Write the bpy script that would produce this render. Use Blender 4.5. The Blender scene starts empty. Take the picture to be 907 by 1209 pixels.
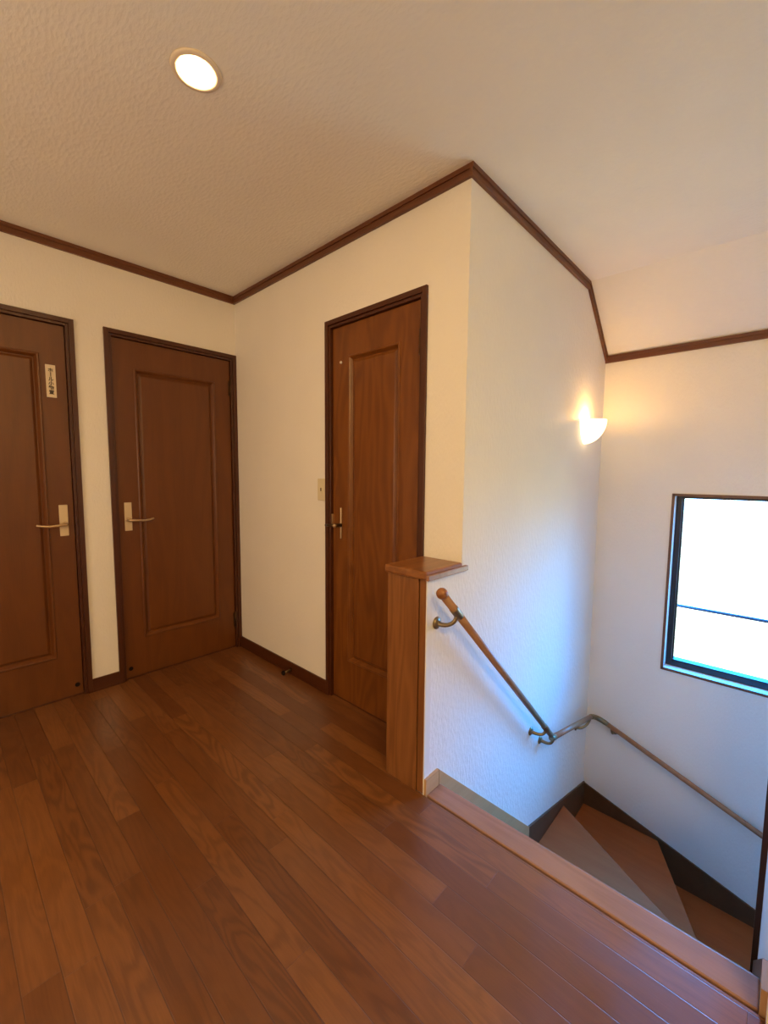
import bpy, bmesh, math
from mathutils import Vector, Matrix
PI = math.pi
sc = bpy.context.scene
C = sc.collection
H = 2.40          # ceiling height
LY = -1.826       # plane of the stair side wall
WX = 1.731        # plane of the window wall
XS = 1.318        # where the ceiling starts to slope
ZD = 2.043        # height of the slope where it meets the window wall
EX = -0.235       # hall floor ends here
NX = -0.138       # front of the stair nosing
Y0 = -2.817       # plane of the parapet beside the stairs
XP = 0.72         # corner the stairs wind around
XL = -2.75        # hall left wall
YN = -4.5         # wall behind

# ------------------------------------------------------------------ materials
def nt(name):
    m = bpy.data.materials.new(name); m.use_nodes = True
    t = m.node_tree; t.nodes.clear()
    o = t.nodes.new('ShaderNodeOutputMaterial'); b = t.nodes.new('ShaderNodeBsdfPrincipled')
    t.links.new(b.outputs[0], o.inputs[0])
    return m, t, b
def N(t, kind, **kw):
    n = t.nodes.new(kind)
    for k, v in kw.items():
        if k.startswith('i_'):
            key = k[2:]
            n.inputs[int(key) if key.isdigit() else key.replace('_', ' ')].default_value = v
        else: setattr(n, k, v)
    return n
def math_(t, op, a, b=None):
    n = t.nodes.new('ShaderNodeMath'); n.operation = op
    for i, v in enumerate((a, b)):
        if v is None: continue
        if isinstance(v, (int, float)): n.inputs[i].default_value = v
        else: t.links.new(v, n.inputs[i])
    return n.outputs[0]
def mixc(t, fac, a, b, mode='MIX'):
    n = t.nodes.new('ShaderNodeMix'); n.data_type = 'RGBA'; n.blend_type = mode
    for i, v in ((0, fac), (6, a), (7, b)):
        if isinstance(v, (int, float)): n.inputs[i].default_value = v
        elif isinstance(v, tuple): n.inputs[i].default_value = (*v, 1) if len(v) == 3 else v
        else: t.links.new(v, n.inputs[i])
    return n.outputs[2]
def bump(t, h, strength, dist, prev=None):
    n = N(t, 'ShaderNodeBump'); n.inputs['Strength'].default_value = strength; n.inputs['Distance'].default_value = dist
    t.links.new(h, n.inputs['Height'])
    if prev is not None: t.links.new(prev, n.inputs['Normal'])
    return n.outputs[0]
def plain(name, col, rough=.5, metal=0, spec=.5):
    m, t, b = nt(name)
    b.inputs['Base Color'].default_value = (*col, 1); b.inputs['Roughness'].default_value = rough
    b.inputs['Metallic'].default_value = metal; b.inputs['Specular IOR Level'].default_value = spec
    return m
def paper(name, col, axis, scale=95, strength=.35, mottle=.04):
    """embossed vinyl wallpaper: fine grain stretched a little along one axis"""
    m, t, b = nt(name)
    tc = N(t, 'ShaderNodeTexCoord'); mp = N(t, 'ShaderNodeMapping')
    s = [1, 1, 1]; s[axis] = .45; mp.inputs['Scale'].default_value = s
    t.links.new(tc.outputs['Object'], mp.inputs[0])
    n1 = N(t, 'ShaderNodeTexNoise'); n1.inputs['Scale'].default_value = scale; n1.inputs['Detail'].default_value = 3
    n1.inputs['Roughness'].default_value = .6
    t.links.new(mp.outputs[0], n1.inputs['Vector'])
    v = N(t, 'ShaderNodeTexVoronoi'); v.inputs['Scale'].default_value = scale * .9
    t.links.new(mp.outputs[0], v.inputs['Vector'])
    h = math_(t, 'ADD', n1.outputs[0], math_(t, 'MULTIPLY', v.outputs['Distance'], .55))
    n2 = N(t, 'ShaderNodeTexNoise'); n2.inputs['Scale'].default_value = 3.0
    t.links.new(tc.outputs['Object'], n2.inputs['Vector'])
    dark = tuple(c * (1 - mottle * 2) for c in col)
    b_c = mixc(t, n2.outputs[0], dark, col)
    t.links.new(b_c, b.inputs['Base Color'])
    b.inputs['Roughness'].default_value = .62; b.inputs['Specular IOR Level'].default_value = .3
    t.links.new(bump(t, h, strength, .004), b.inputs['Normal'])
    return m
def wood(name, dark, light, axis=2, rough=.32, ring=26, fine=1.0, streak=.5, coat=0., cross=9.0, spec=.5):
    """straight grain along one axis with a slow cathedral figure"""
    m, t, b = nt(name)
    tc = N(t, 'ShaderNodeTexCoord')
    mp = N(t, 'ShaderNodeMapping'); s = [cross] * 3; s[axis] = 1.1; mp.inputs['Scale'].default_value = s
    t.links.new(tc.outputs['Object'], mp.inputs[0])
    n = N(t, 'ShaderNodeTexNoise'); n.inputs['Scale'].default_value = 1.0; n.inputs['Detail'].default_value = 2.0
    n.inputs['Distortion'].default_value = .4
    t.links.new(mp.outputs[0], n.inputs['Vector'])
    r = math_(t, 'SINE', math_(t, 'MULTIPLY', n.outputs[0], ring * 2.0))
    r = math_(t, 'ADD', math_(t, 'MULTIPLY', r, .5), .5)
    mp2 = N(t, 'ShaderNodeMapping'); s = [260] * 3; s[axis] = 9; mp2.inputs['Scale'].default_value = s
    t.links.new(tc.outputs['Object'], mp2.inputs[0])
    f = N(t, 'ShaderNodeTexNoise'); f.inputs['Scale'].default_value = 1; f.inputs['Detail'].default_value = 3
    t.links.new(mp2.outputs[0], f.inputs['Vector'])
    fac = math_(t, 'ADD', math_(t, 'MULTIPLY', r, streak), math_(t, 'MULTIPLY', f.outputs[0], (1 - streak) * fine))
    t.links.new(mixc(t, fac, dark, light), b.inputs['Base Color'])
    b.inputs['Roughness'].default_value = rough; b.inputs['Coat Weight'].default_value = coat
    b.inputs['Coat Roughness'].default_value = .12; b.inputs['Specular IOR Level'].default_value = spec
    t.links.new(bump(t, f.outputs[0], .12, .001), b.inputs['Normal'])
    return m
def floor_mat():
    m, t, b = nt('oak_strip_flooring')
    tc = N(t, 'ShaderNodeTexCoord'); sx = N(t, 'ShaderNodeSeparateXYZ')
    t.links.new(tc.outputs['Object'], sx.inputs[0])
    x, y = sx.outputs[0], sx.outputs[1]
    u = math_(t, 'DIVIDE', math_(t, 'ADD', x, 10 * .0767 * 10 + .2435), .0767)   # strips 76.7 mm wide
    iu = math_(t, 'FLOOR', u); fu = math_(t, 'FRACT', u)
    wn = N(t, 'ShaderNodeTexWhiteNoise'); wn.noise_dimensions = '1D'
    t.links.new(iu, wn.inputs['W'])
    v = math_(t, 'DIVIDE', math_(t, 'ADD', math_(t, 'ADD', y, 20), math_(t, 'MULTIPLY', wn.outputs[0], .91)), .91)
    iv = math_(t, 'FLOOR', v); fv = math_(t, 'FRACT', v)
    cv = N(t, 'ShaderNodeCombineXYZ'); t.links.new(iu, cv.inputs[0]); t.links.new(iv, cv.inputs[1])
    w2 = N(t, 'ShaderNodeTexWhiteNoise'); w2.noise_dimensions = '2D'; t.links.new(cv.outputs[0], w2.inputs['Vector'])
    rnd = w2.outputs[0]
    # distance to strip edge / board end in metres
    du = math_(t, 'MULTIPLY', math_(t, 'MINIMUM', fu, math_(t, 'SUBTRACT', 1.0, fu)), .0767)
    dv = math_(t, 'MULTIPLY', math_(t, 'MINIMUM', fv, math_(t, 'SUBTRACT', 1.0, fv)), .91)
    gd = math_(t, 'MINIMUM', du, math_(t, 'ADD', dv, .0006))
    gr = N(t, 'ShaderNodeMapRange'); gr.inputs[1].default_value = .0004; gr.inputs[2].default_value = .0016
    gr.inputs[3].default_value = 1; gr.inputs[4].default_value = 0
    t.links.new(gd, gr.inputs[0])
    groove = gr.outputs[0]
    cf = N(t, 'ShaderNodeMapping'); cf.inputs['Scale'].default_value = (240, 14, 1); t.links.new(tc.outputs['Object'], cf.inputs[0])
    f = N(t, 'ShaderNodeTexNoise'); f.inputs['Scale'].default_value = 1; f.inputs['Detail'].default_value = 3
    t.links.new(cf.outputs[0], f.inputs['Vector'])
    # grain coordinates shifted per board
    cg = N(t, 'ShaderNodeCombineXYZ')
    t.links.new(math_(t, 'ADD', math_(t, 'MULTIPLY', x, 11), math_(t, 'MULTIPLY', rnd, 37)), cg.inputs[0])
    t.links.new(math_(t, 'ADD', math_(t, 'MULTIPLY', y, 1.7), math_(t, 'MULTIPLY', rnd, 91)), cg.inputs[1])
    n = N(t, 'ShaderNodeTexNoise'); n.inputs['Scale'].default_value = 1.0; n.inputs['Detail'].default_value = 2.2; n.inputs['Distortion'].default_value = .5
    t.links.new(cg.outputs[0], n.inputs['Vector'])
    r = math_(t, 'ADD', math_(t, 'MULTIPLY', math_(t, 'SINE', math_(t, 'ADD', math_(t, 'MULTIPLY', n.outputs[0], 62), math_(t, 'MULTIPLY', f.outputs[0], 2.5))), .5), .5)
    r = math_(t, 'POWER', r, 1.6)
    r = math_(t, 'MULTIPLY', r, math_(t, 'ADD', .22, math_(t, 'MULTIPLY', math_(t, 'POWER', math_(t, 'FRACT', math_(t, 'MULTIPLY', rnd, 7.31)), 3.0), .5)))
    base = mixc(t, rnd, FL_A, FL_B)
    base = mixc(t, r, base, FL_D)
    base = mixc(t, math_(t, 'MULTIPLY', f.outputs[0], .5), base, FL_D)
    base = mixc(t, math_(t, 'MULTIPLY', groove, .6), base, FL_G)
    t.links.new(base, b.inputs['Base Color'])
    ws = N(t, 'ShaderNodeTexNoise'); ws.inputs['Scale'].default_value = 5; ws.inputs['Detail'].default_value = 4
    t.links.new(tc.outputs['Object'], ws.inputs['Vector'])
    rr = N(t, 'ShaderNodeMapRange'); rr.inputs[1].default_value = .3; rr.inputs[2].default_value = .7
    rr.inputs[3].default_value = .28; rr.inputs[4].default_value = .46
    t.links.new(ws.outputs[0], rr.inputs[0]); t.links.new(rr.outputs[0], b.inputs['Roughness'])
    b.inputs['Specular IOR Level'].default_value = .8
    nb = bump(t, math_(t, 'MULTIPLY', groove, -1), .6, .0015)
    nb = bump(t, math_(t, 'ADD', f.outputs[0], math_(t, 'MULTIPLY', ws.outputs[0], 1.5)), .08, .002, nb)
    t.links.new(nb, b.inputs['Normal'])
    return m
FL_A = (.145, .046, .010); FL_B = (.25, .095, .026); FL_D = (.075, .022, .006); FL_G = (.05, .016, .006)
def emit(name, col, s):
    m = bpy.data.materials.new(name); m.use_nodes = True; t = m.node_tree; t.nodes.clear()
    o = t.nodes.new('ShaderNodeOutputMaterial'); e = t.nodes.new('ShaderNodeEmission')
    e.inputs[0].default_value = (*col, 1); e.inputs[1].default_value = s
    t.links.new(e.outputs[0], o.inputs[0]); return m
def glass():
    m = bpy.data.materials.new('window_glass'); m.use_nodes = True; t = m.node_tree; t.nodes.clear()
    o = t.nodes.new('ShaderNodeOutputMaterial'); tr = t.nodes.new('ShaderNodeBsdfTransparent'); g = t.nodes.new('ShaderNodeBsdfGlossy')
    g.inputs['Roughness'].default_value = .02; tr.inputs[0].default_value = (.96, .98, .98, 1)
    mx = t.nodes.new('ShaderNodeMixShader'); mx.inputs[0].default_value = .05
    t.links.new(tr.outputs[0], mx.inputs[1]); t.links.new(g.outputs[0], mx.inputs[2]); t.links.new(mx.outputs[0], o.inputs[0])
    return m

WALLC = (.86, .83, .77)
GROUND = (4.6, 5.5, 4.7); SKY = (.8, 17.5, 54); WARM_FILL = (6.3, 4.1, 2.4)          # bright ground and buildings below, blue sky above; warm fill added towards -x
M = dict(
    paper=paper('vinyl_wallpaper', WALLC, 2, 120, .35),
    paper_c=paper('vinyl_wallpaper_stair', WALLC, 2, 85, .55),
    ceil=paper('ceiling_paper', (.90, .88, .82), 1, 90, .45),
    floor=floor_mat(),
    door=wood('stained_door_wood', (.105, .029, .0035), (.155, .047, .007), 2, .38, ring=14, streak=.35),
    door_ash=wood('stained_ash_panel', (.12, .033, .0035), (.21, .068, .009), 2, .36, ring=24, streak=.5, cross=7),
    frame=wood('dark_frame_wood', (.050, .012, .0035), (.085, .022, .006), 2, .35, ring=14, streak=.3),
    frame_x=wood('dark_frame_wood_across', (.050, .012, .0035), (.085, .022, .006), 0, .35, ring=14, streak=.3),
    crown=wood('crown_trim_wood', (.115, .034, .011), (.18, .062, .022), 0, .4, ring=14, streak=.3),
    crown_y=wood('crown_trim_wood_across', (.10, .03, .012), (.16, .055, .022), 1, .4, ring=14, streak=.3),
    oak=wood('oak_post', (.14, .048, .013), (.30, .12, .035), 2, .33, ring=16, streak=.4, cross=12),
    oak_x=wood('oak_cap', (.16, .055, .015), (.33, .13, .040), 0, .28, ring=16, streak=.4),
    nose=wood('oak_nosing', (.24, .125, .078), (.34, .18, .12), 1, .26, ring=16, streak=.4),
    tread=wood('stair_tread_wood', (.31, .078, .019), (.41, .118, .032), 1, .6, ring=12, streak=.3, spec=.2),
    stringer=wood('stair_stringer_wood', (.075, .034, .014), (.12, .055, .024), 0, .42, ring=12, streak=.3),
    skirt=wood('upper_stringer_wood', (.46, .26, .11), (.58, .35, .16), 0, .4, ring=12, streak=.3),
    rail=wood('rail_wood', (.24, .115, .055), (.36, .19, .10), 0, .4, ring=12, streak=.3),
    brass=plain('satin_brass', (.26, .20, .12), .36, .85),
    plate=plain('champagne_plate', (.68, .55, .36), .42, .25),
    lever=plain('champagne_lever', (.60, .44, .26), .28, .75),
    bronze=plain('dark_bronze', (.09, .05, .025), .35, .8),
    sash=plain('bronze_aluminium', (.035, .033, .036), .35, .5),
    bead=plain('white_corner_bead', (.78, .74, .68), .5),
    switch=plain('ivory_plastic', (.70, .62, .42), .4),
    jamb=plain('white_window_reveal', (.72, .68, .66), .35),
    casing=wood('window_casing_wood', (.13, .06, .035), (.19, .09, .055), 2, .4, ring=12, streak=.3),
    black=plain('dark_rubber', (.012, .009, .008), .8, spec=.1),
    sign=plain('cream_label', (.72, .60, .42), .5),
    ink=plain('label_ink', (.06, .035, .02), .6),
    white=plain('white_enamel', (.80, .70, .55), .4),
    gap=plain('dark_joint', (.02, .009, .005), .8, spec=.1),
    bulb=emit('downlight_lens_dim', (1.0, .60, .25), 170), fill_shade=emit('fill_lamp_shade', (1.0, .67, .25), 58),
    shade=emit('lit_frosted_glass', (1.0, .70, .38), 4.5),
    filament=emit('sconce_bulb', (1.0, .70, .36), 30),
    metal=plain('steel_guard_bar', (.05, .06, .10), .5, .2),
    glass=glass(),
)

# ------------------------------------------------------------------ mesh helpers
def box(bm, x0, x1, y0, y1, z0, z1, mi=0):
    vs = [bm.verts.new((x, y, z)) for x in (x0, x1) for y in (y0, y1) for z in (z0, z1)]
    F = [(0, 1, 3, 2), (4, 6, 7, 5), (0, 4, 5, 1), (2, 3, 7, 6), (0, 2, 6, 4), (1, 5, 7, 3)]
    for f in F:
        g = bm.faces.new([vs[i] for i in f]); g.material_index = mi
    return vs
def prism(bm, pts, axis, a, b, mi=0):
    """polygon pts (2-D) extruded along axis from a to b; axis 1: pts are (x,z); axis 2: (x,y); axis 0: (y,z)"""
    def P(p, k):
        return {0: (k, p[0], p[1]), 1: (p[0], k, p[1]), 2: (p[0], p[1], k)}[axis]
    A = [bm.verts.new(P(p, a)) for p in pts]; B = [bm.verts.new(P(p, b)) for p in pts]
    n = len(pts)
    fs = [bm.faces.new(A), bm.faces.new(B[::-1])]
    for i in range(n): fs.append(bm.faces.new([A[i], B[i], B[(i + 1) % n], A[(i + 1) % n]]))
    for f in fs: f.material_index = mi
def tube(bm, pts, r, seg=14, caps=True, mi=0):
    pts = [Vector(p) for p in pts]; rs = r if isinstance(r, (list, tuple)) else [r] * len(pts)
    rings = []; up = None
    for i, p in enumerate(pts):
        d = (pts[min(i + 1, len(pts) - 1)] - pts[max(i - 1, 0)]).normalized()
        if up is None: up = Vector((0, 0, 1)) if abs(d.z) < .9 else Vector((1, 0, 0))
        s = d.cross(up).normalized(); up = s.cross(d).normalized()
        rings.append([bm.verts.new(p + (s * math.cos(2 * PI * k / seg) + up * math.sin(2 * PI * k / seg)) * rs[i]) for k in range(seg)])
    for a, b in zip(rings, rings[1:]):
        for k in range(seg):
            f = bm.faces.new([a[k], a[(k + 1) % seg], b[(k + 1) % seg], b[k]]); f.smooth = True; f.material_index = mi
    if caps:
        bm.faces.new(rings[0][::-1]).material_index = mi; bm.faces.new(rings[-1]).material_index = mi
def ball(bm, c, r, sz=(1, 1, 1), seg=20):
    bmesh.ops.create_uvsphere(bm, u_segments=seg, v_segments=seg // 2, radius=r,
                              matrix=Matrix.Translation(c) @ Matrix.Diagonal((*sz, 1)))
    for f in bm.faces: f.smooth = True
def loops(bm, x0, x1, z0, z1, prof, cap=True, mi=0):
    """concentric rectangles (inset, y) joined; front faces -y"""
    prev = None
    for ins, y in prof:
        r = [bm.verts.new(p) for p in ((x0 + ins, y, z0 + ins), (x1 - ins, y, z0 + ins), (x1 - ins, y, z1 - ins), (x0 + ins, y, z1 - ins))]
        if prev:
            for i in range(4): bm.faces.new([prev[i], prev[(i + 1) % 4], r[(i + 1) % 4], r[i]]).material_index = mi
        prev = r
    if cap: bm.faces.new(prev).material_index = mi
def lathe(bm, prof, c=(0, 0, 0), axis='Z', seg=40, closed=False):
    rings = []
    for r, h in prof:
        ring = []
        for k in range(seg):
            a = 2 * PI * k / seg; p = (r * math.cos(a), r * math.sin(a), h)
            if axis == 'Y': p = (p[0], p[2], p[1])
            if axis == 'X': p = (p[2], p[0], p[1])
            ring.append(bm.verts.new(Vector(c) + Vector(p)))
        rings.append(ring)
    pairs = list(zip(rings, rings[1:])) + ([(rings[-1], rings[0])] if closed else [])
    for a, b in pairs:
        for k in range(seg):
            bm.faces.new([a[k], a[(k + 1) % seg], b[(k + 1) % seg], b[k]]).smooth = True
    if not closed:
        for rg in (rings[0], rings[-1]): bm.faces.new(rg)
def obj(name, bm, mats, parent=None, bevel=0, kind=None):
    bmesh.ops.recalc_face_normals(bm, faces=bm.faces)
    me = bpy.data.meshes.new(name); bm.to_mesh(me); bm.free()
    for m in (mats if isinstance(mats, (list, tuple)) else [mats]): me.materials.append(m)
    o = bpy.data.objects.new(name, me); C.objects.link(o)
    if parent: o.parent = parent
    if bevel:
        b = o.modifiers.new('bevel', 'BEVEL'); b.width = bevel; b.segments = 2; b.limit_method = 'ANGLE'; b.angle_limit = .6
    if kind: o['kind'] = kind
    return o
def B(): return bmesh.new()
def thing(name, label, cat, loc=(0, 0, 0), rz=0, group=None, kind=None):
    o = bpy.data.objects.new(name, None); C.objects.link(o); o.location = loc; o.rotation_euler = (0, 0, rz)
    o.empty_display_size = .1
    if label: o['label'] = label
    if cat: o['category'] = cat
    if group: o['group'] = group
    if kind: o['kind'] = kind
    return o
def tag(o, label, cat, group=None):
    o['label'] = label; o['category'] = cat
    if group: o['group'] = group
    return o
def struct(o, label=None):
    o['kind'] = 'structure'
    if label: o['label'] = label
    return o

# ------------------------------------------------------------------ room shell
T = .12
D1 = (-1.672, -.905); D2 = (-.772, .0); D3 = (-1.630, -.962); DH = 2.021
# far wall with the two doors
bm = B()
box(bm, XL - T, D1[0], 0, T, -.05, H + .1)
box(bm, D1[0], D1[1], 0, T, DH, H + .1)
box(bm, D1[1], D2[0], 0, T, -.05, H + .1)
box(bm, D2[0], T, 0, T, DH, H + .1)
struct(obj('wall_left', bm, M['paper']), 'cream papered wall with two brown doors')
bm = B()                                            # wall with the third door
box(bm, 0, T, D3[1], 0, -.05, H + .1)
box(bm, 0, T, D3[0], D3[1], DH, H + .1)
box(bm, 0, T, LY + .0006, D3[0], -.05, H + .1)
struct(obj('wall_middle', bm, M['paper']), 'cream papered wall holding the light switch and the narrow door')
bm = B()                                            # stair side wall and the low wing at its end
box(bm, .002, WX + T, LY, LY + T, -3, H + .1)
struct(obj('wall_stair', bm, M['paper_c']), 'textured papered wall rising along the stairs')
bm = B(); box(bm, EX + .03, .0021, LY, -1.635, .0, .845); box(bm, EX + .03, .0021, LY, -1.7, -3, 0)
struct(obj('wall_low', bm, M['paper_c']), 'low papered wing wall under the oak cap')
# window wall
WY0, WY1, WZ0, WZ1 = -3.20, -2.262, -.012, 1.126
bm = B()
box(bm, WX, WX + .16, YN - T, WY0, -3, H + .1); box(bm, WX, WX + .16, WY1, LY + T, -3, H + .1)
box(bm, WX, WX + .16, WY0, WY1, -3, WZ0); box(bm, WX, WX + .16, WY0, WY1, WZ1, H + .1)
struct(obj('wall_right', bm, M['paper']), 'papered outer wall with the window')
VY0, VY1, VZ0, VZ1 = -2.0, -.55, .75, 1.85      # added unseen window in the left end wall, brings fill light into the hall
bm = B()
box(bm, XL - T, XL, YN - T, VY0, -.05, H + .1); box(bm, XL - T, XL, VY1, T, -.05, H + .1)
box(bm, XL - T, XL, VY0, VY1, -.05, VZ0); box(bm, XL - T, XL, VY0, VY1, VZ1, H + .1)
struct(obj('wall_far', bm, M['paper']))
w = thing('fill_window', 'added unseen window in the end wall, there to light the hall', None, kind='structure')
bm = B()
for (a, b, c, d) in ((VY0, VY0 + .03, VZ0, VZ1), (VY1 - .03, VY1, VZ0, VZ1), (VY0 + .03, VY1 - .03, VZ0, VZ0 + .03), (VY0 + .03, VY1 - .03, VZ1 - .03, VZ1), ((VY0 + VY1) / 2 - .02, (VY0 + VY1) / 2 + .02, VZ0 + .03, VZ1 - .03)):
    box(bm, XL - .08, XL + .005, a, b, c, d)
obj('window_frame', bm, M['casing'], w)
bm = B(); box(bm, XL - .05, XL - .046, VY0 + .01, VY1 - .01, VZ0 + .01, VZ1 - .01); obj('window_pane', bm, M['glass'], w)
bm = B(); box(bm, XL - T, WX + .16, YN - T, YN, -3, H + .1); struct(obj('wall_behind', bm, M['paper']))
# lower flight: closing walls and ground floor
bm = B(); box(bm, XL, WX, YN, LY, -2.75, -2.65); struct(obj('floor_lower', bm, M['tread']))
bm = B()
box(bm, EX + .02, EX + .05, Y0, LY, -2.7, -.2)
struct(obj('wall_under', bm, M['paper']))
# ceiling: flat part with the lamp cut-out, and the slope down to the window wall
LX, LYY = -.868, -1.435; q = .048
LAMPS = [(LX, LYY)]
def cells(x0, x1, y0, y1, holes):
    if not holes: return [(x0, x1, y0, y1)]
    hx, hy = holes[0]; rest = holes[1:]
    L = [h for h in rest if h[0] < hx]; Rr = [h for h in rest if h[0] >= hx]
    return cells(x0, hx - q, y0, y1, L) + cells(hx + q, x1, y0, y1, Rr) + [(hx - q, hx + q, y0, hy - q), (hx - q, hx + q, hy + q, y1)]
bm = B()
for a in cells(XL - T, XS, YN - T, T, LAMPS): box(bm, *a, H, H + .1)
prism(bm, [(XS, H), (XS, H + .1), (WX + .16, H + .1), (WX + .16, ZD - (H - ZD) * .16 / (WX - XS)), ], 1, YN - T, LY + T)
for a, b in LAMPS: box(bm, a - q - .02, a + q + .02, b - q - .02, b + q + .02, H + .1, H + .12)
struct(obj('ceiling', bm, M['ceil']), 'cream textured ceiling sloping down over the window')
# hall floor
bm = B()
box(bm, XL, EX, YN, T, -.2, 0)
box(bm, EX, T, LY + T, T, -.2, 0)
box(bm, EX + .03, 0, -1.7, LY + T, -.2, 0)
box(bm, EX, XP, YN, Y0 - .10, -.2, 0)
struct(obj('floor', bm, M['floor']), 'glossy reddish brown strip wood floor')

# baseboards
def baseboard(name, runs, mat):
    bm = B()
    for ax, a, b, p, s in runs:     # along axis ax from a to b, on plane p, protruding s
        lo, hi = sorted((p, p + s)); lo2, hi2 = sorted((p, p + s * 1.25))
        if ax == 0: box(bm, a, b, lo, hi, 0, .074); box(bm, a, b, lo2, hi2, 0, .012)
        else: box(bm, lo, hi, a, b, 0, .074); box(bm, lo2, hi2, a, b, 0, .012)
    return struct(obj(name, bm, mat, bevel=.0012), 'dark wood baseboard')
baseboard('baseboard_left', [(0, D1[1], D2[0], 0, -.009), (0, XL, D1[0], 0, -.009)], M['frame_x'])
baseboard('baseboard_middle', [(1, D3[1], 0, 0, -.009)], M['frame'])
# crown trim: stepped section
def crown(name, pts, mat, plane_axis, plane, s):
    """pts: polyline of the trim's top edge in the wall plane (2-D)"""
    bm = B()
    for w0, w1, d in ((0, .018, .016), (.018, .034, .011), (.034, .046, .014)):
        for (a, b) in zip(pts, pts[1:]):
            a = Vector(a); b = Vector(b); d_ = (b - a).normalized(); 
            quad = [a + Vector((0, -w0)), b + Vector((0, -w0)), b + Vector((0, -w1)), a + Vector((0, -w1))]
            prism(bm, [tuple(v) for v in quad], plane_axis, plane, plane + s * d)
    return struct(obj(name, bm, mat), 'dark wood crown trim')
crown('trim_1', [(XL, H), (0, H)], M['crown'], 1, 0, -1)
crown('trim_2', [(0, H), (LY, H)], M['crown_y'], 0, 0, -1)
crown('trim_3', [(-.016, H), (XS, H), (WX, ZD)], M['crown'], 1, LY, -1)
crown('trim_4', [(LY, ZD), (YN, ZD)], M['crown_y'], 0, WX, -1)

# ------------------------------------------------------------------ window
w = thing('window_1', 'bright window with bronze aluminium sash beside the stairs', None, kind='structure')
bm = B(); e = .018
for (a, b, c, d) in ((WY0 - e, WY0, WZ0 - e, WZ1 + e), (WY1, WY1 + e * .2, WZ0 - e * .2, WZ1 + e * .2), (WY0, WY1, WZ1, WZ1 + e * .2), (WY0, WY1, WZ0 - e * .2, WZ0)):
    box(bm, WX - .006, WX + .02, a, b, c, d)
obj('window_casing', bm, M['casing'], w)
bm = B(); r = .012
for (a, b, c, d) in ((WY1 - r, WY1, WZ0, WZ1), (WY0, WY0 + r, WZ0, WZ1), (WY0, WY1, WZ1 - r, WZ1), (WY0, WY1, WZ0, WZ0 + r)):
    box(bm, WX - .006, WX - .001, a, b, c, d)
obj('casing_edge', bm, M['casing'], w)
bm = B()
for (a, b, c, d) in ((WY1 - r + .0, WY1, WZ0, WZ1), (WY0, WY0 + r, WZ0, WZ1), (WY0, WY1, WZ1 - r, WZ1), (WY0, WY1, WZ0, WZ0 + r)):
    box(bm, WX - .001, WX + .16, a, b, c, d)
obj('window_reveal', bm, M['jamb'], w)
sx = WX + .065
a0, a1, c0, c1 = WY0 + r, WY1 - r, WZ0 + r, WZ1 - r
bm = B(); f = .030
for (a, b, c, d) in ((a1 - f, a1, c0, c1), (a0, a0 + f, c0, c1), (a0 + f, a1 - f, c1 - f * .55, c1), (a0 + f, a1 - f, c0, c0 + .045)):
    box(bm, sx, sx + .06, a, b, c, d)
for (a, b, c, d) in ((a1 - f - .008, a1 - f, c0 + .045, c1 - f * .55), (a0 + f, a0 + f + .008, c0 + .045, c1 - f * .55)):
    box(bm, sx + .02, sx + .05, a, b, c, d)
obj('sash', bm, M['sash'], w, bevel=.0015)
bm = B(); box(bm, sx + .034, sx + .038, a0 + f, a1 - f, c0 + .04, c1 - f * .5)
obj('window_pane', bm, M['glass'], w)
g = thing('guard_rail', 'thin grey guard bar running level outside the window glass', 'guard rail', (WX + .20, (WY0 + WY1) / 2, .372))
bm = B(); tube(bm, [(0, (WY0 - WY1) / 2 - .06, 0), (0, (WY1 - WY0) / 2 + .06, 0)], .011, 12)
obj('bar', bm, M['metal'], g)
for s in (-1, 1):
    bm = B(); yy = s * ((WY1 - WY0) / 2 + .05); box(bm, -.045, .012, yy - .012, yy + .012, -.02, .02)
    obj('bracket', bm, M['metal'], g)

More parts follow.
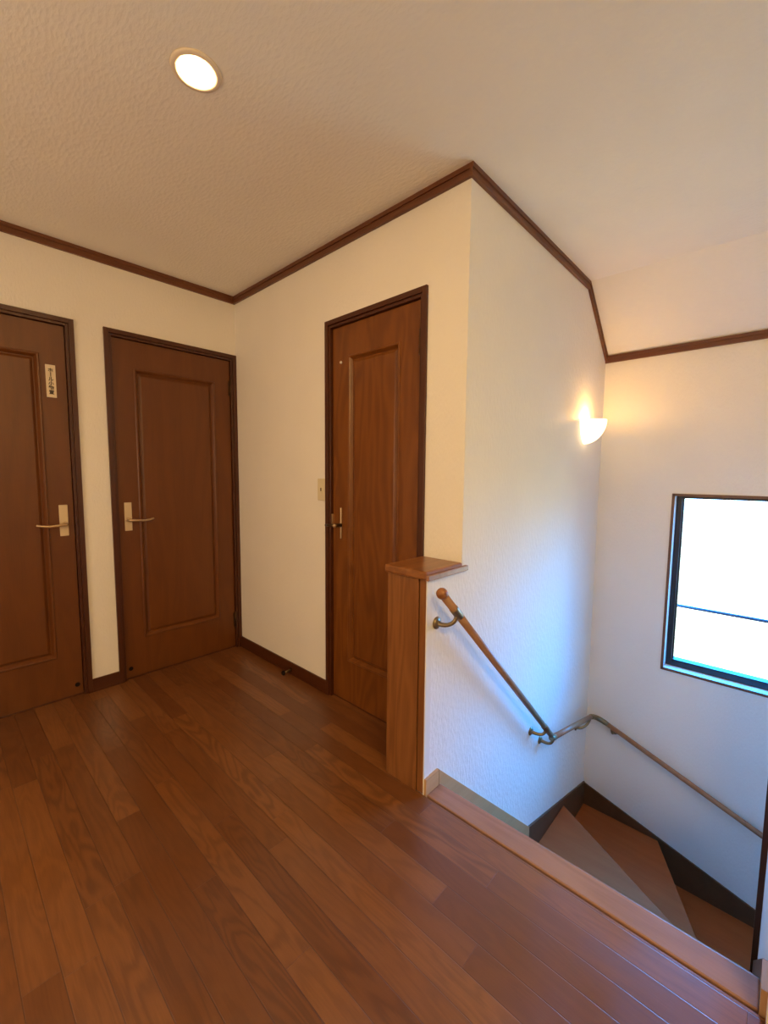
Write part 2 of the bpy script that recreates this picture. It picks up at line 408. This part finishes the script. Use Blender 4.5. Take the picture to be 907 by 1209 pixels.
# ------------------------------------------------------------------ doors
def door(name, label, loc, rz, w, ph, side, style, sign=False):
    """local: x across, z up, front faces -y. side 'L'/'R': where the handle is"""
    d = thing(name, label, None, loc, rz, kind='structure')
    cw = .038; h = DH
    bm = B()
    for (x0, x1, z0, z1) in ((0, .024, 0, h), (w - .024, w, 0, h), (.024, w - .024, h - .024, h)):
        box(bm, x0, x1, -.012, .10, z0, z1)
    for (x0, x1, z0, z1) in ((.024, cw, 0, h - .024), (w - cw, w - .024, 0, h - .024), (cw, w - cw, h - cw, h - .024)):
        box(bm, x0, x1, -.004, .10, z0, z1)
    for (x0, x1, z0, z1) in ((cw, cw + .014, 0, h - cw), (w - cw - .014, w - cw, 0, h - cw), (cw, w - cw, h - cw - .014, h - cw)):
        box(bm, x0, x1, .052, .10, z0, z1)
    box(bm, cw, w - cw, .014, .10, 0.0, .009); box(bm, cw, w - cw, .052, .10, .0, .03)
    obj('door_frame', bm, M['frame'], d, bevel=.0015)
    g = .003; x0, x1, z0, z1 = cw + g, w - cw - g, .010, h - cw - g
    wm = M['door_ash'] if style == 'ash' else M['door']
    p0, p1, q0, q1 = x0 + ph, x1 - ph, .236, 1.828
    yf = .012
    bm = B()
    o = [(x0, z0), (x1, z0), (x1, z1), (x0, z1)]; i_ = [(p0, q0), (p1, q0), (p1, q1), (p0, q1)]
    O = [bm.verts.new((a, yf, b)) for a, b in o]; I = [bm.verts.new((a, yf, b)) for a, b in i_]
    K = [bm.verts.new((a, .050, b)) for a, b in o]
    for k in range(4):
        bm.faces.new([O[k], O[(k + 1) % 4], I[(k + 1) % 4], I[k]])
        bm.faces.new([O[k], K[k], K[(k + 1) % 4], O[(k + 1) % 4]])
    bm.faces.new(K)
    leaf = obj('door_leaf', bm, wm, d)
    bm = B()
    loops(bm, p0, p1, q0, q1, [(-.001, yf + .001), (0, yf - .003), (.004, yf - .006), (.010, yf - .005), (.016, yf + .003), (.022, yf + .013),
                               (.026, yf + .013), (.036, yf + .007), (.040, yf + .006)])
    obj('raised_panel', bm, wm, leaf)
    hx = (x0 + .045) if side == 'L' else (x1 - .045)
    sgn = 1 if side == 'L' else -1
    if style != 'ash':
        bm = B(); box(bm, hx - .019, hx + .019, yf - .007, yf, .893, 1.058)
        obj('handle_plate', bm, M['plate'], leaf, bevel=.002)
        bm = B()
        tube(bm, [(hx - sgn*.004, yf - .006, .957), (hx - sgn*.004, yf - .045, .957), (hx + sgn * .004, yf - .052, .957), (hx + sgn * .03, yf - .055, .955),
                  (hx + sgn * .07, yf - .055, .952), (hx + sgn * .10, yf - .054, .956), (hx + sgn * .122, yf - .052, .962)],
             [.010, .009, .008, .0068, .0062, .0060, .0055], 12)
        lathe(bm, [(.013, yf - .014), (.013, yf - .006)], (hx - sgn*.004, 0, .957), 'Y', 20)
        obj('lever', bm, M['lever'], leaf)
    else:
        bm = B(); box(bm, hx + .018, hx + .029, yf - .010, yf, .893, 1.058)
        obj('handle_plate', bm, M['lever'], leaf, bevel=.003)
        bm = B()
        tube(bm, [(hx + .0235, yf - .006, .965), (hx + .0235, yf - .042, .965), (hx + .018, yf - .05, .965), (hx - .02, yf - .052, .964), (hx - .05, yf - .05, .962)],
             [.010, .009, .008, .007, .006], 12)
        obj('lever', bm, M['bronze'], leaf)
        bm = B(); lathe(bm, [(.007, yf - .058), (.011, yf - .052), (.009, yf - .046)], (hx + .024, 0, .965), 'Y', 16)
        obj('thumb_turn', bm, M['lever'], leaf)
        bm = B(); box(bm, x0 - .003, x0 + .004, yf - .010, yf + .002, .955, 1.02)
        obj('strike_plate', bm, M['lever'], leaf)
        bm = B(); lathe(bm, [(.005, yf - .006), (.007, yf - .003), (.007, yf)], (x0 + .065, 0, 1.803), 'Y', 16)
        obj('peg', bm, M['bead'], leaf)
    hxx = x1 + .002 if side == 'L' else x0 - .002
    for z in (1.80, .20):
        bm = B(); tube(bm, [(hxx, yf - .010, z - .05), (hxx, yf - .010, z + .05)], .006, 12)
        ball(bm, (hxx, yf - .010, z + .052), .0065); ball(bm, (hxx, yf - .010, z - .052), .0065)
        box(bm, hxx - .012, hxx + .012, yf - .006, yf, z - .048, z + .048)
        obj('hinge', bm, M['bronze'], leaf)
    if style != 'ash':
        bm = B(); lathe(bm, [(.011, yf - .002), (.012, yf - .001), (.012, yf)], ((x0 + .025) if side == 'L' else (x1 - .025), 0, .062), 'Y', 20)
        obj('stop_magnet', bm, M['black'], leaf)
    if sign:
        sx0, sx1, sz0, sz1 = x1 - .085, x1 - .044, 1.613, 1.776
        bm = B(); box(bm, sx0, sx1, yf - .003, yf, sz0, sz1)
        txt = 'ホール小物置'; n = len(txt); step = (sz1 - sz0 - .030) / n
        for i, ch in enumerate(txt):
            cu = bpy.data.curves.new('t', 'FONT'); cu.body = ch if ch != 'ー' else '丨'; cu.size = step * 1.02; cu.align_x = 'CENTER'; cu.align_y = 'CENTER'
            cu.extrude = .0004; cu.offset = .0006
            to = bpy.data.objects.new('t', cu); C.objects.link(to)
            bpy.context.view_layer.update()
            me = bpy.data.meshes.new_from_object(to.evaluated_get(bpy.context.evaluated_depsgraph_get()))
            me.transform(Matrix.Translation(((sx0 + sx1) / 2, yf - .0034, sz1 - .017 - step * (i + .5))) @ Matrix.Rotation(PI / 2, 4, 'X'))
            k0 = len(bm.faces); bm.from_mesh(me); bm.faces.ensure_lookup_table()
            for f_ in bm.faces[k0:]: f_.material_index = 1
            bpy.data.objects.remove(to); bpy.data.curves.remove(cu); bpy.data.meshes.remove(me)
        s = obj('name_sign', bm, [M['sign'], M['ink']], leaf); s['label'] = 'small cream sign with vertical lettering'
    return d
door('door_1', 'brown panelled door with a small cream name sign, leftmost', (D1[0], 0, 0), 0, D1[1] - D1[0], .107, 'R', 'plain', sign=True)
door('door_2', 'brown panelled door in the corner with lever handle on its left', (D2[0], 0, 0), 0, D2[1] - D2[0], .105, 'L', 'plain')
door('door_3', 'narrow brown door with ash grain panel behind the oak post', (0, D3[1], 0), -PI / 2, D3[1] - D3[0], .120, 'L', 'ash')

# ------------------------------------------------------------------ light switch
s = thing('light_switch', 'ivory light switch on the cream wall left of the narrow door', 'light switch', (0, -.925, 1.148))
bm = B(); box(bm, -.006, 0, -.035, .035, -.060, .060); obj('switch_plate', bm, M['switch'], s, bevel=.003)
bm = B(); box(bm, -.010, -.006, -.011, .011, -.022, .022); obj('rocker', bm, M['switch'], s, bevel=.001)
bm = B(); box(bm, -.0108, -.010, -.004, .004, -.008, .010); obj('indicator', bm, M['bronze'], s)

# ------------------------------------------------------------------ door stopper on the baseboard
s = thing('door_stopper', 'small bronze door stopper on the baseboard between switch wall corner and narrow door', 'door stopper', (-.009, -.622, .028))
bm = B(); lathe(bm, [(.016, -.004), (.016, 0)], (0, 0, 0), 'X', 20); obj('base_plate', bm, M['bronze'], s)
bm = B(); tube(bm, [(-.003, 0, 0), (-.05, 0, -.002)], [.007, .006], 12); obj('rod', bm, M['brass'], s)
bm = B(); lathe(bm, [(.010, -.062), (.013, -.058), (.013, -.050), (.008, -.046)], (0, 0, -.002), 'X', 18); obj('bumper', bm, M['black'], s)

# ------------------------------------------------------------------ oak post and cap on the low wall
p = thing('newel_post', 'oak post with oak cap board ending the low wall at the stair top', 'post', (0, 0, 0))
bm = B(); box(bm, EX - .003, EX + .03, -1.790, -1.634, 0, .846); obj('face_board', bm, M['oak'], p, bevel=.003)
bm = B(); box(bm, EX + .002, EX + .03, -1.824, -1.793, .0, .846); obj('edge_strip', bm, M['oak'], p, bevel=.002)
bm = B(); box(bm, EX + .004, EX + .03, -1.793, -1.790, 0, .846); obj('joint', bm, M['gap'], p)
bm = B(); box(bm, EX + .001, EX + .034, -1.8285, -1.8242, 0, .846); obj('corner_bead', bm, M['bead'], p)['label'] = 'pale corner bead'
bm = B(); lathe(bm, [(.004, 0), (.005, .002), (.005, .006)], (EX + .012, -1.636, .067), 'Y', 14); obj('screw_cap', bm, M['bead'], p)
bm = B()
box(bm, EX - .012, -.001, -1.832, -1.622, .846, .879)
cp = obj('cap_board', bm, M['oak_x'], p, bevel=.008)
bm = B(); box(bm, EX - .008, .026, -1.842, -1.8265, .844, .866); obj('front_lip', bm, M['nose'], cp, bevel=.003)

# ------------------------------------------------------------------ parapet on the near side of the stairs
def zs(x): return .062 - (x + .145) * .918           # stringer line
bm = B()
capz = lambda x: .06 + (XP - x) * .93
prism(bm, [(EX - .03, 0.0), (EX - .03, .86), (-.14, .86), (XP - .012, .06), (XP - .012, -2.7), (EX + .03, -2.7), (EX + .03, 0)], 1, Y0 - .10, Y0)
box(bm, XP - .11, XP - .012, YN, Y0 - .1, -2.7, .86)
struct(obj('wall_parapet', bm, M['paper_c']), 'low papered parapet beside the stairs')
bm = B(); box(bm, XP - .012, XP + .002, Y0 - .12, Y0 + .019, -1.0, .06); box(bm, XP - .022, XP - .012, Y0, Y0 + .019, zs(XP) , .06)
prism(bm, [(EX - .04, .86), (EX - .04, .885), (-.13, .885), (XP + .002, .085), (XP + .002, .06), (XP - .012, .06), (-.14, .86)], 1, Y0 - .12, Y0 + .019)
box(bm, XP - .12, XP + .002, YN, Y0 - .12, .86, .885)
struct(obj('trim_5', bm, M['frame']), 'dark edge trim on the parapet')

# ------------------------------------------------------------------ stair nosing and staircase
n = thing('stair_nosing', 'pale worn nosing board along the top edge of the stairs', 'nosing', (0, 0, 0))
bm = B(); box(bm, EX + .009, NX, Y0 + .0125, LY - .0125, -.035, .0015); obj('board', bm, M['nose'], n, bevel=.004)
bm = B(); box(bm, EX, EX + .009, Y0, LY, -.03, -.014); obj('joint', bm, M['black'], n)
st = thing('staircase', 'dark brown wooden stairs winding down to the right', 'stairs', (0, 0, 0))
R = .2375; run = .2587; th = .03
def tread(poly, z):
    bm = B(); prism(bm, poly, 2, z - th, z); return obj('tread', bm, M['tread'], st, bevel=.004)
def riser(a, b, z0, z1, t=.012):
    a = Vector(a); b = Vector(b); d = (b - a).normalized(); nn = Vector((-d.y, d.x)) * t
    bm = B(); prism(bm, [tuple(a), tuple(b), tuple(b + nn), tuple(a + nn)], 2, z0, z1); obj('riser', bm, M['tread'], st)
ya, yb = LY - .0125, Y0 + .0125
xr = NX - .02
for k in range(1, 4):
    riser((xr, yb), (xr, ya), -R * k, -R * (k - 1) - (.036 if k == 1 else th))
    tread([(xr, ya), (xr + run + .02, ya), (xr + run + .02, yb), (xr, yb)], -R * k)
    xr += run
riser((xr, yb), (xr, ya), -R * 4, -R * 3 - th)
PV = (XP + .004, Y0 - .002)
tread([(xr, ya), (1.296, ya), (PV[0], yb), (xr, yb)], -R * 4)
riser((PV[0] , yb), (1.281, ya), -R * 5, -R * 4 - th)
wx = WX - .0125
tread([(1.27, ya), (wx, ya), (wx, -2.312), (PV[0], yb)], -R * 5)
riser((PV[0], yb), (wx, -2.298), -R * 6, -R * 5 - th)
tread([(wx, -2.29), (wx, Y0 - .03), (PV[0], Y0 - .03), (PV[0], yb)], -R * 6)
yy = Y0 - .01
for k in range(7, 12):
    riser((PV[0], yy), (wx, yy), -R * k, -R * (k - 1) - th)
    tread([(PV[0], yy), (wx, yy), (wx, yy - .27), (PV[0], yy - .27)], -R * k)
    yy -= .25
def stringer(pts, axis, a, b, mat='stringer', name='stringer'):
    bm = B(); prism(bm, pts, axis, a, b); return obj(name, bm, M[mat], st, bevel=.0015)
stringer([(-.145, .064), (.759, -.764), (.759, -1.25), (-.145, -.35)], 1, LY - .012, LY - .0008, 'skirt')
stringer([(.759, -.764), (1.731, -1.024), (1.731, -1.5), (.759, -1.25)], 1, LY - .012, LY - .0008)
stringer([(LY, -1.026), (Y0, -1.318), (Y0 - .03, -1.335), (YN, -2.45), (YN, -2.65), (LY, -1.5)], 0, WX - .012, WX)
stringer([(-.145, .064), (XP, zs(XP)), (XP, -1.25), (-.145, -.35)], 1, Y0, Y0 + .012)
bm = B(); box(bm, EX + .004, -.147, LY - .012, LY - .0008, -.035, .064); box(bm, -.147, -.145, LY - .0115, LY - .001, -.03, .0635, 1)
struct(obj('baseboard_stub', bm, [M['skirt'], M['gap']]), 'short skirting piece at the stair top')
bm = B(); box(bm, EX + .004, -.146, Y0, Y0 + .012, -.035, .064)
struct(obj('baseboard_near', bm, M['skirt']), 'short skirting piece at the near end of the nosing')

# ------------------------------------------------------------------ handrails
def arm(par, wall, rail, nrm):
    """cast bracket: round wall plate, arm curving out and up to the rail"""
    W_ = Vector(wall); R_ = Vector(rail); nrm = Vector(nrm)
    ax = 'Y' if abs(nrm.y) > .5 else 'X'; s = nrm.y if ax == 'Y' else nrm.x
    bm = B()
    lathe(bm, [(.024, 0), (.024, s * .004), (.017, s * .008), (.011, s * .012)], tuple(W_), ax, 24)
    pts = []
    c1 = W_ + nrm * .045 + Vector((0, 0, -.010)); c2 = R_ + Vector((0, 0, -.045)) 
    for i in range(11):
        t = i / 10
        pts.append((1 - t) ** 3 * W_ + 3 * (1 - t) ** 2 * t * c1 + 3 * (1 - t) * t * t * c2 + t ** 3 * (R_ + Vector((0, 0, -.010))))
    tube(bm, pts, [.010, .0095, .009, .0085, .008, .008, .008, .008, .008, .009, .010], 12)
    obj('bracket', bm, M['brass'], par)
def sleeve(bm, a, b, r):
    a = Vector(a); b = Vector(b); d = (b - a)
    tube(bm, [a, a + d * .1, b - d * .1, b], [r * .9, r, r, r * .9], 16)
ry = LY - .070; rx = WX - .070
h1 = thing('handrail', 'upper wooden handrail sloping down the textured wall, with round end knob', 'handrail', (-.235, ry, .81))
o1 = Vector((-.235, ry, .81)); e1 = Vector((.862, ry, -.232)); d1 = (e1 - o1)
L_ = lambda v: Vector(v) - o1
bm = B(); tube(bm, [L_(o1), L_(e1)], .0155, 20); obj('rail', bm, M['rail'], h1)
bm = B(); ball(bm, (0, 0, 0), .0215); obj('end_knob', bm, M['oak_x'], h1)
u1 = d1.normalized()
for t0, t1_ in ((.10, .165), (1.36, 1.43)):
    bm = B(); sleeve(bm, L_(o1 + u1 * t0), L_(o1 + u1 * t1_), .0175); obj('saddle', bm, M['brass'], h1)
pb = o1 + u1 * .135; arm(h1, L_((-.168, LY, .668)), L_(pb), (0, -1, 0))
pb = o1 + u1 * 1.40; arm(h1, L_((.745, LY, -.185)), L_(pb), (0, -1, 0))
o2 = Vector((.905, ry, -.265)); c2 = Vector((rx, ry, -.452)); e2 = Vector((rx, -3.9, -1.215))
h2 = thing('handrail', 'lower wooden handrail turning the corner and running down the window wall', 'handrail', tuple(o2))
L2 = lambda v: Vector(v) - o2
ua = (c2 - o2).normalized(); ub = (e2 - c2).normalized()
ea = c2 - ua * .075; eb = c2 + ub * .075
bm = B(); tube(bm, [L2(o2), L2(ea)], .0155, 20); obj('rail', bm, M['rail'], h2)
bm = B(); tube(bm, [L2(eb), L2(e2)], .0155, 20); obj('rail', bm, M['rail'], h2)
pts = []
for i in range(9):
    t = i / 8; pts.append(L2((1 - t) ** 2 * (ea - ua * .02) + 2 * t * (1 - t) * c2 + t * t * (eb + ub * .02)))
bm = B(); tube(bm, pts, [.016] + [.0175] * 7 + [.016], 16); obj('elbow', bm, M['brass'], h2)
bm = B(); sleeve(bm, L2(o2 - ua * .035), L2(o2 + ua * .02), .0172); obj('saddle', bm, M['brass'], h2)
arm(h2, L2((.880, LY, -.300)), L2(o2 - ua*.01), (0, -1, 0))
arm(h2, L2((1.50, LY, -.50)), L2(ea - ua * .03), (0, -1, 0))
pe = eb + ub * .05; arm(h2, L2((WX, pe.y, pe.z - .055)), L2(pe), (-1, 0, 0))
pe = c2 + ub * 1.3; arm(h2, L2((WX, pe.y, pe.z - .055)), L2(pe), (-1, 0, 0))

# ------------------------------------------------------------------ wall sconce
SX, SZ = 1.375, 1.580
s = thing('wall_sconce', 'lit half bowl glass wall lamp near the corner above the stairs', 'wall lamp', (SX, LY, SZ))
bm = B(); box(bm, -.045, .045, -.012, 0, -.125, -.02); obj('back_plate', bm, M['white'], s, bevel=.003)
bm = B(); a_, b_, c_ = .085, .125, .145
def bowl(k):
    g = []
    for i in range(13):
        ph = i / 12 * PI / 2
        row = []
        for j in range(25):
            tt = PI * j / 24
            row.append((a_ * k * math.cos(tt) * math.cos(ph), -.003 - b_ * k * math.sin(tt) * math.cos(ph), -c_ * k * math.sin(ph) * (.999)))
        g.append(row)
    return g
G1, G2 = bowl(1), bowl(.965)
V1 = [[bm.verts.new(p) for p in r_] for r_ in G1]; V2 = [[bm.verts.new(p) for p in r_] for r_ in G2]
for V in (V1, V2):
    for i in range(12):
        for j in range(24):
            f = bm.faces.new([V[i][j], V[i][j + 1], V[i + 1][j + 1], V[i + 1][j]]); f.smooth = True
for j in range(24): bm.faces.new([V1[0][j], V2[0][j], V2[0][j + 1], V1[0][j + 1]])
obj('glass_shade', bm, M['shade'], s)
bm = B(); ball(bm, (0, -.045, -.035), .018, (1, 1, 1.3)); obj('bulb', bm, M['filament'], s)
# ------------------------------------------------------------------ ceiling downlight
for (lx, ly), lab in zip(LAMPS, ('lit round recessed downlight in the ceiling in front of the three doors',)):
    d = thing('ceiling_downlight', lab, 'ceiling light', (lx, ly, H))
    bm = B(); lathe(bm, [(.049, .0), (.049, -.004), (.058, -.007), (.068, -.004), (.070, .0)], (0, 0, 0), 'Z', 56, closed=True)
    obj('trim_ring', bm, M['white'], d)
    bm = B(); lathe(bm, [(.047, -.003), (.0485, -.003), (.030, .085), (.028, .085)], (0, 0, 0), 'Z', 48, closed=True); obj('reflector', bm, M['white'], d)
    bm = B(); lathe(bm, [(.046, .0), (.044, -.003), (.030, -.008), (.012, -.011), (.001, -.0115)], (0, 0, .004), 'Z', 40); obj('lens', bm, M['bulb'], d)

d = thing('fill_lamp', 'added unseen fill lamp, large and round, on the ceiling at the back end of the hall', 'ceiling light', (-1.45, -3.60, H))  # added out of view to brighten the hall with soft shadows
bm = B(); lathe(bm, [(.05, -.001), (.27, -.001), (.275, -.02), (.26, -.025)], (0, 0, 0), 'Z', 48); obj('base', bm, M['white'], d)
bm = B(); lathe(bm, [(.262, -.026), (.255, -.05), (.21, -.075), (.12, -.09), (.002, -.094)], (0, 0, 0), 'Z', 48); obj('lamp_shade', bm, M['fill_shade'], d)

# ------------------------------------------------------------------ lights
def lamp(name, kind, loc, power, col, **kw):
    l = bpy.data.lights.new(name, kind); l.energy = power; l.color = col
    for k, v in kw.items(): setattr(l, k, v)
    o = bpy.data.objects.new(name, l); C.objects.link(o); o.location = loc; return o
lamp('sconce_light', 'POINT', (SX, LY - .05, SZ + .005), 4.6, (1.0, .50, .14), shadow_soft_size=.02)
po = lamp('window_portal', 'AREA', (WX + .155, (WY0 + WY1) / 2, (WZ0 + WZ1) / 2), 1, (1, 1, 1), shape='RECTANGLE', size=WZ1 - WZ0, size_y=WY1 - WY0)
po.rotation_euler = (0, PI / 2, 0); po.data.cycles.is_portal = True
po = lamp('fill_window_portal', 'AREA', (XL - T - .005, (VY0 + VY1) / 2, (VZ0 + VZ1) / 2), 1, (1, 1, 1), shape='RECTANGLE', size=VZ1 - VZ0, size_y=VY1 - VY0)
po.rotation_euler = (0, -PI / 2, 0); po.data.cycles.is_portal = True
wd = bpy.data.worlds.new('sky'); sc.world = wd; wd.use_nodes = True
wt = wd.node_tree; bg = wt.nodes['Background']
tc = wt.nodes.new('ShaderNodeTexCoord'); sp = wt.nodes.new('ShaderNodeSeparateXYZ'); wt.links.new(tc.outputs['Generated'], sp.inputs[0])
mr = wt.nodes.new('ShaderNodeMapRange'); mr.inputs[1].default_value = -.10; mr.inputs[2].default_value = .22
wt.links.new(sp.outputs[2], mr.inputs[0])
# world colour dimmed towards -y, so daylight fades near the stair corner
ny = math_(wt, 'DIVIDE', math_(wt, 'MULTIPLY', sp.outputs[1], -1), math_(wt, 'SQRT', math_(wt, 'ADD', math_(wt, 'MULTIPLY', sp.outputs[0], sp.outputs[0]), math_(wt, 'ADD', math_(wt, 'MULTIPLY', sp.outputs[1], sp.outputs[1]), 1e-5))))
nb = wt.nodes.new('ShaderNodeMapRange'); nb.interpolation_type = 'SMOOTHSTEP'
for i_, v_ in ((1, .55), (2, .92), (3, 1.0), (4, .22)): nb.inputs[i_].default_value = v_
wt.links.new(ny, nb.inputs[0])
fx = wt.nodes.new('ShaderNodeMapRange'); fx.inputs[1].default_value = -.05; fx.inputs[2].default_value = -.3
wt.links.new(sp.outputs[0], fx.inputs[0])
vm = wt.nodes.new('ShaderNodeVectorMath'); vm.operation = 'SCALE'
wt.links.new(mixc(wt, fx.outputs[0], mixc(wt, mr.outputs[0], GROUND, SKY), WARM_FILL), vm.inputs[0]); wt.links.new(nb.outputs[0], vm.inputs[3])
wt.links.new(vm.outputs[0], bg.inputs[0])
bg.inputs[1].default_value = 1.0

# ------------------------------------------------------------------ camera
cam = bpy.data.cameras.new('camera'); co = bpy.data.objects.new('camera', cam); C.objects.link(co); sc.camera = co
cam.sensor_fit = 'VERTICAL'; cam.sensor_height = 36; cam.lens = 503.154 / 1209 * 36; cam.clip_start = .01
yaw, pit, rol = .75100, .0890, .00886
fw = Vector((math.cos(yaw) * math.cos(pit), math.sin(yaw) * math.cos(pit), -math.sin(pit)))
rt = Vector((math.sin(yaw), -math.cos(yaw), 0)); up = rt.cross(fw)
cr, sr = math.cos(rol), math.sin(rol)
r2 = cr * rt + sr * up; u2 = -sr * rt + cr * up
mw = Matrix((( r2.x, u2.x, -fw.x, -1.47392), (r2.y, u2.y, -fw.y, -2.76370), (r2.z, u2.z, -fw.z, 1.23606), (0, 0, 0, 1)))
co.matrix_world = mw

sc.view_settings.view_transform = 'Standard'; sc.view_settings.look = 'None'
sc.view_settings.gamma = 1; sc.view_settings.exposure = 0; sc.view_settings.use_curve_mapping = False
sc.cycles.use_denoising = True; sc.cycles.max_bounces = 14; sc.cycles.diffuse_bounces = 8
sc.cycles.sample_clamp_indirect = 6
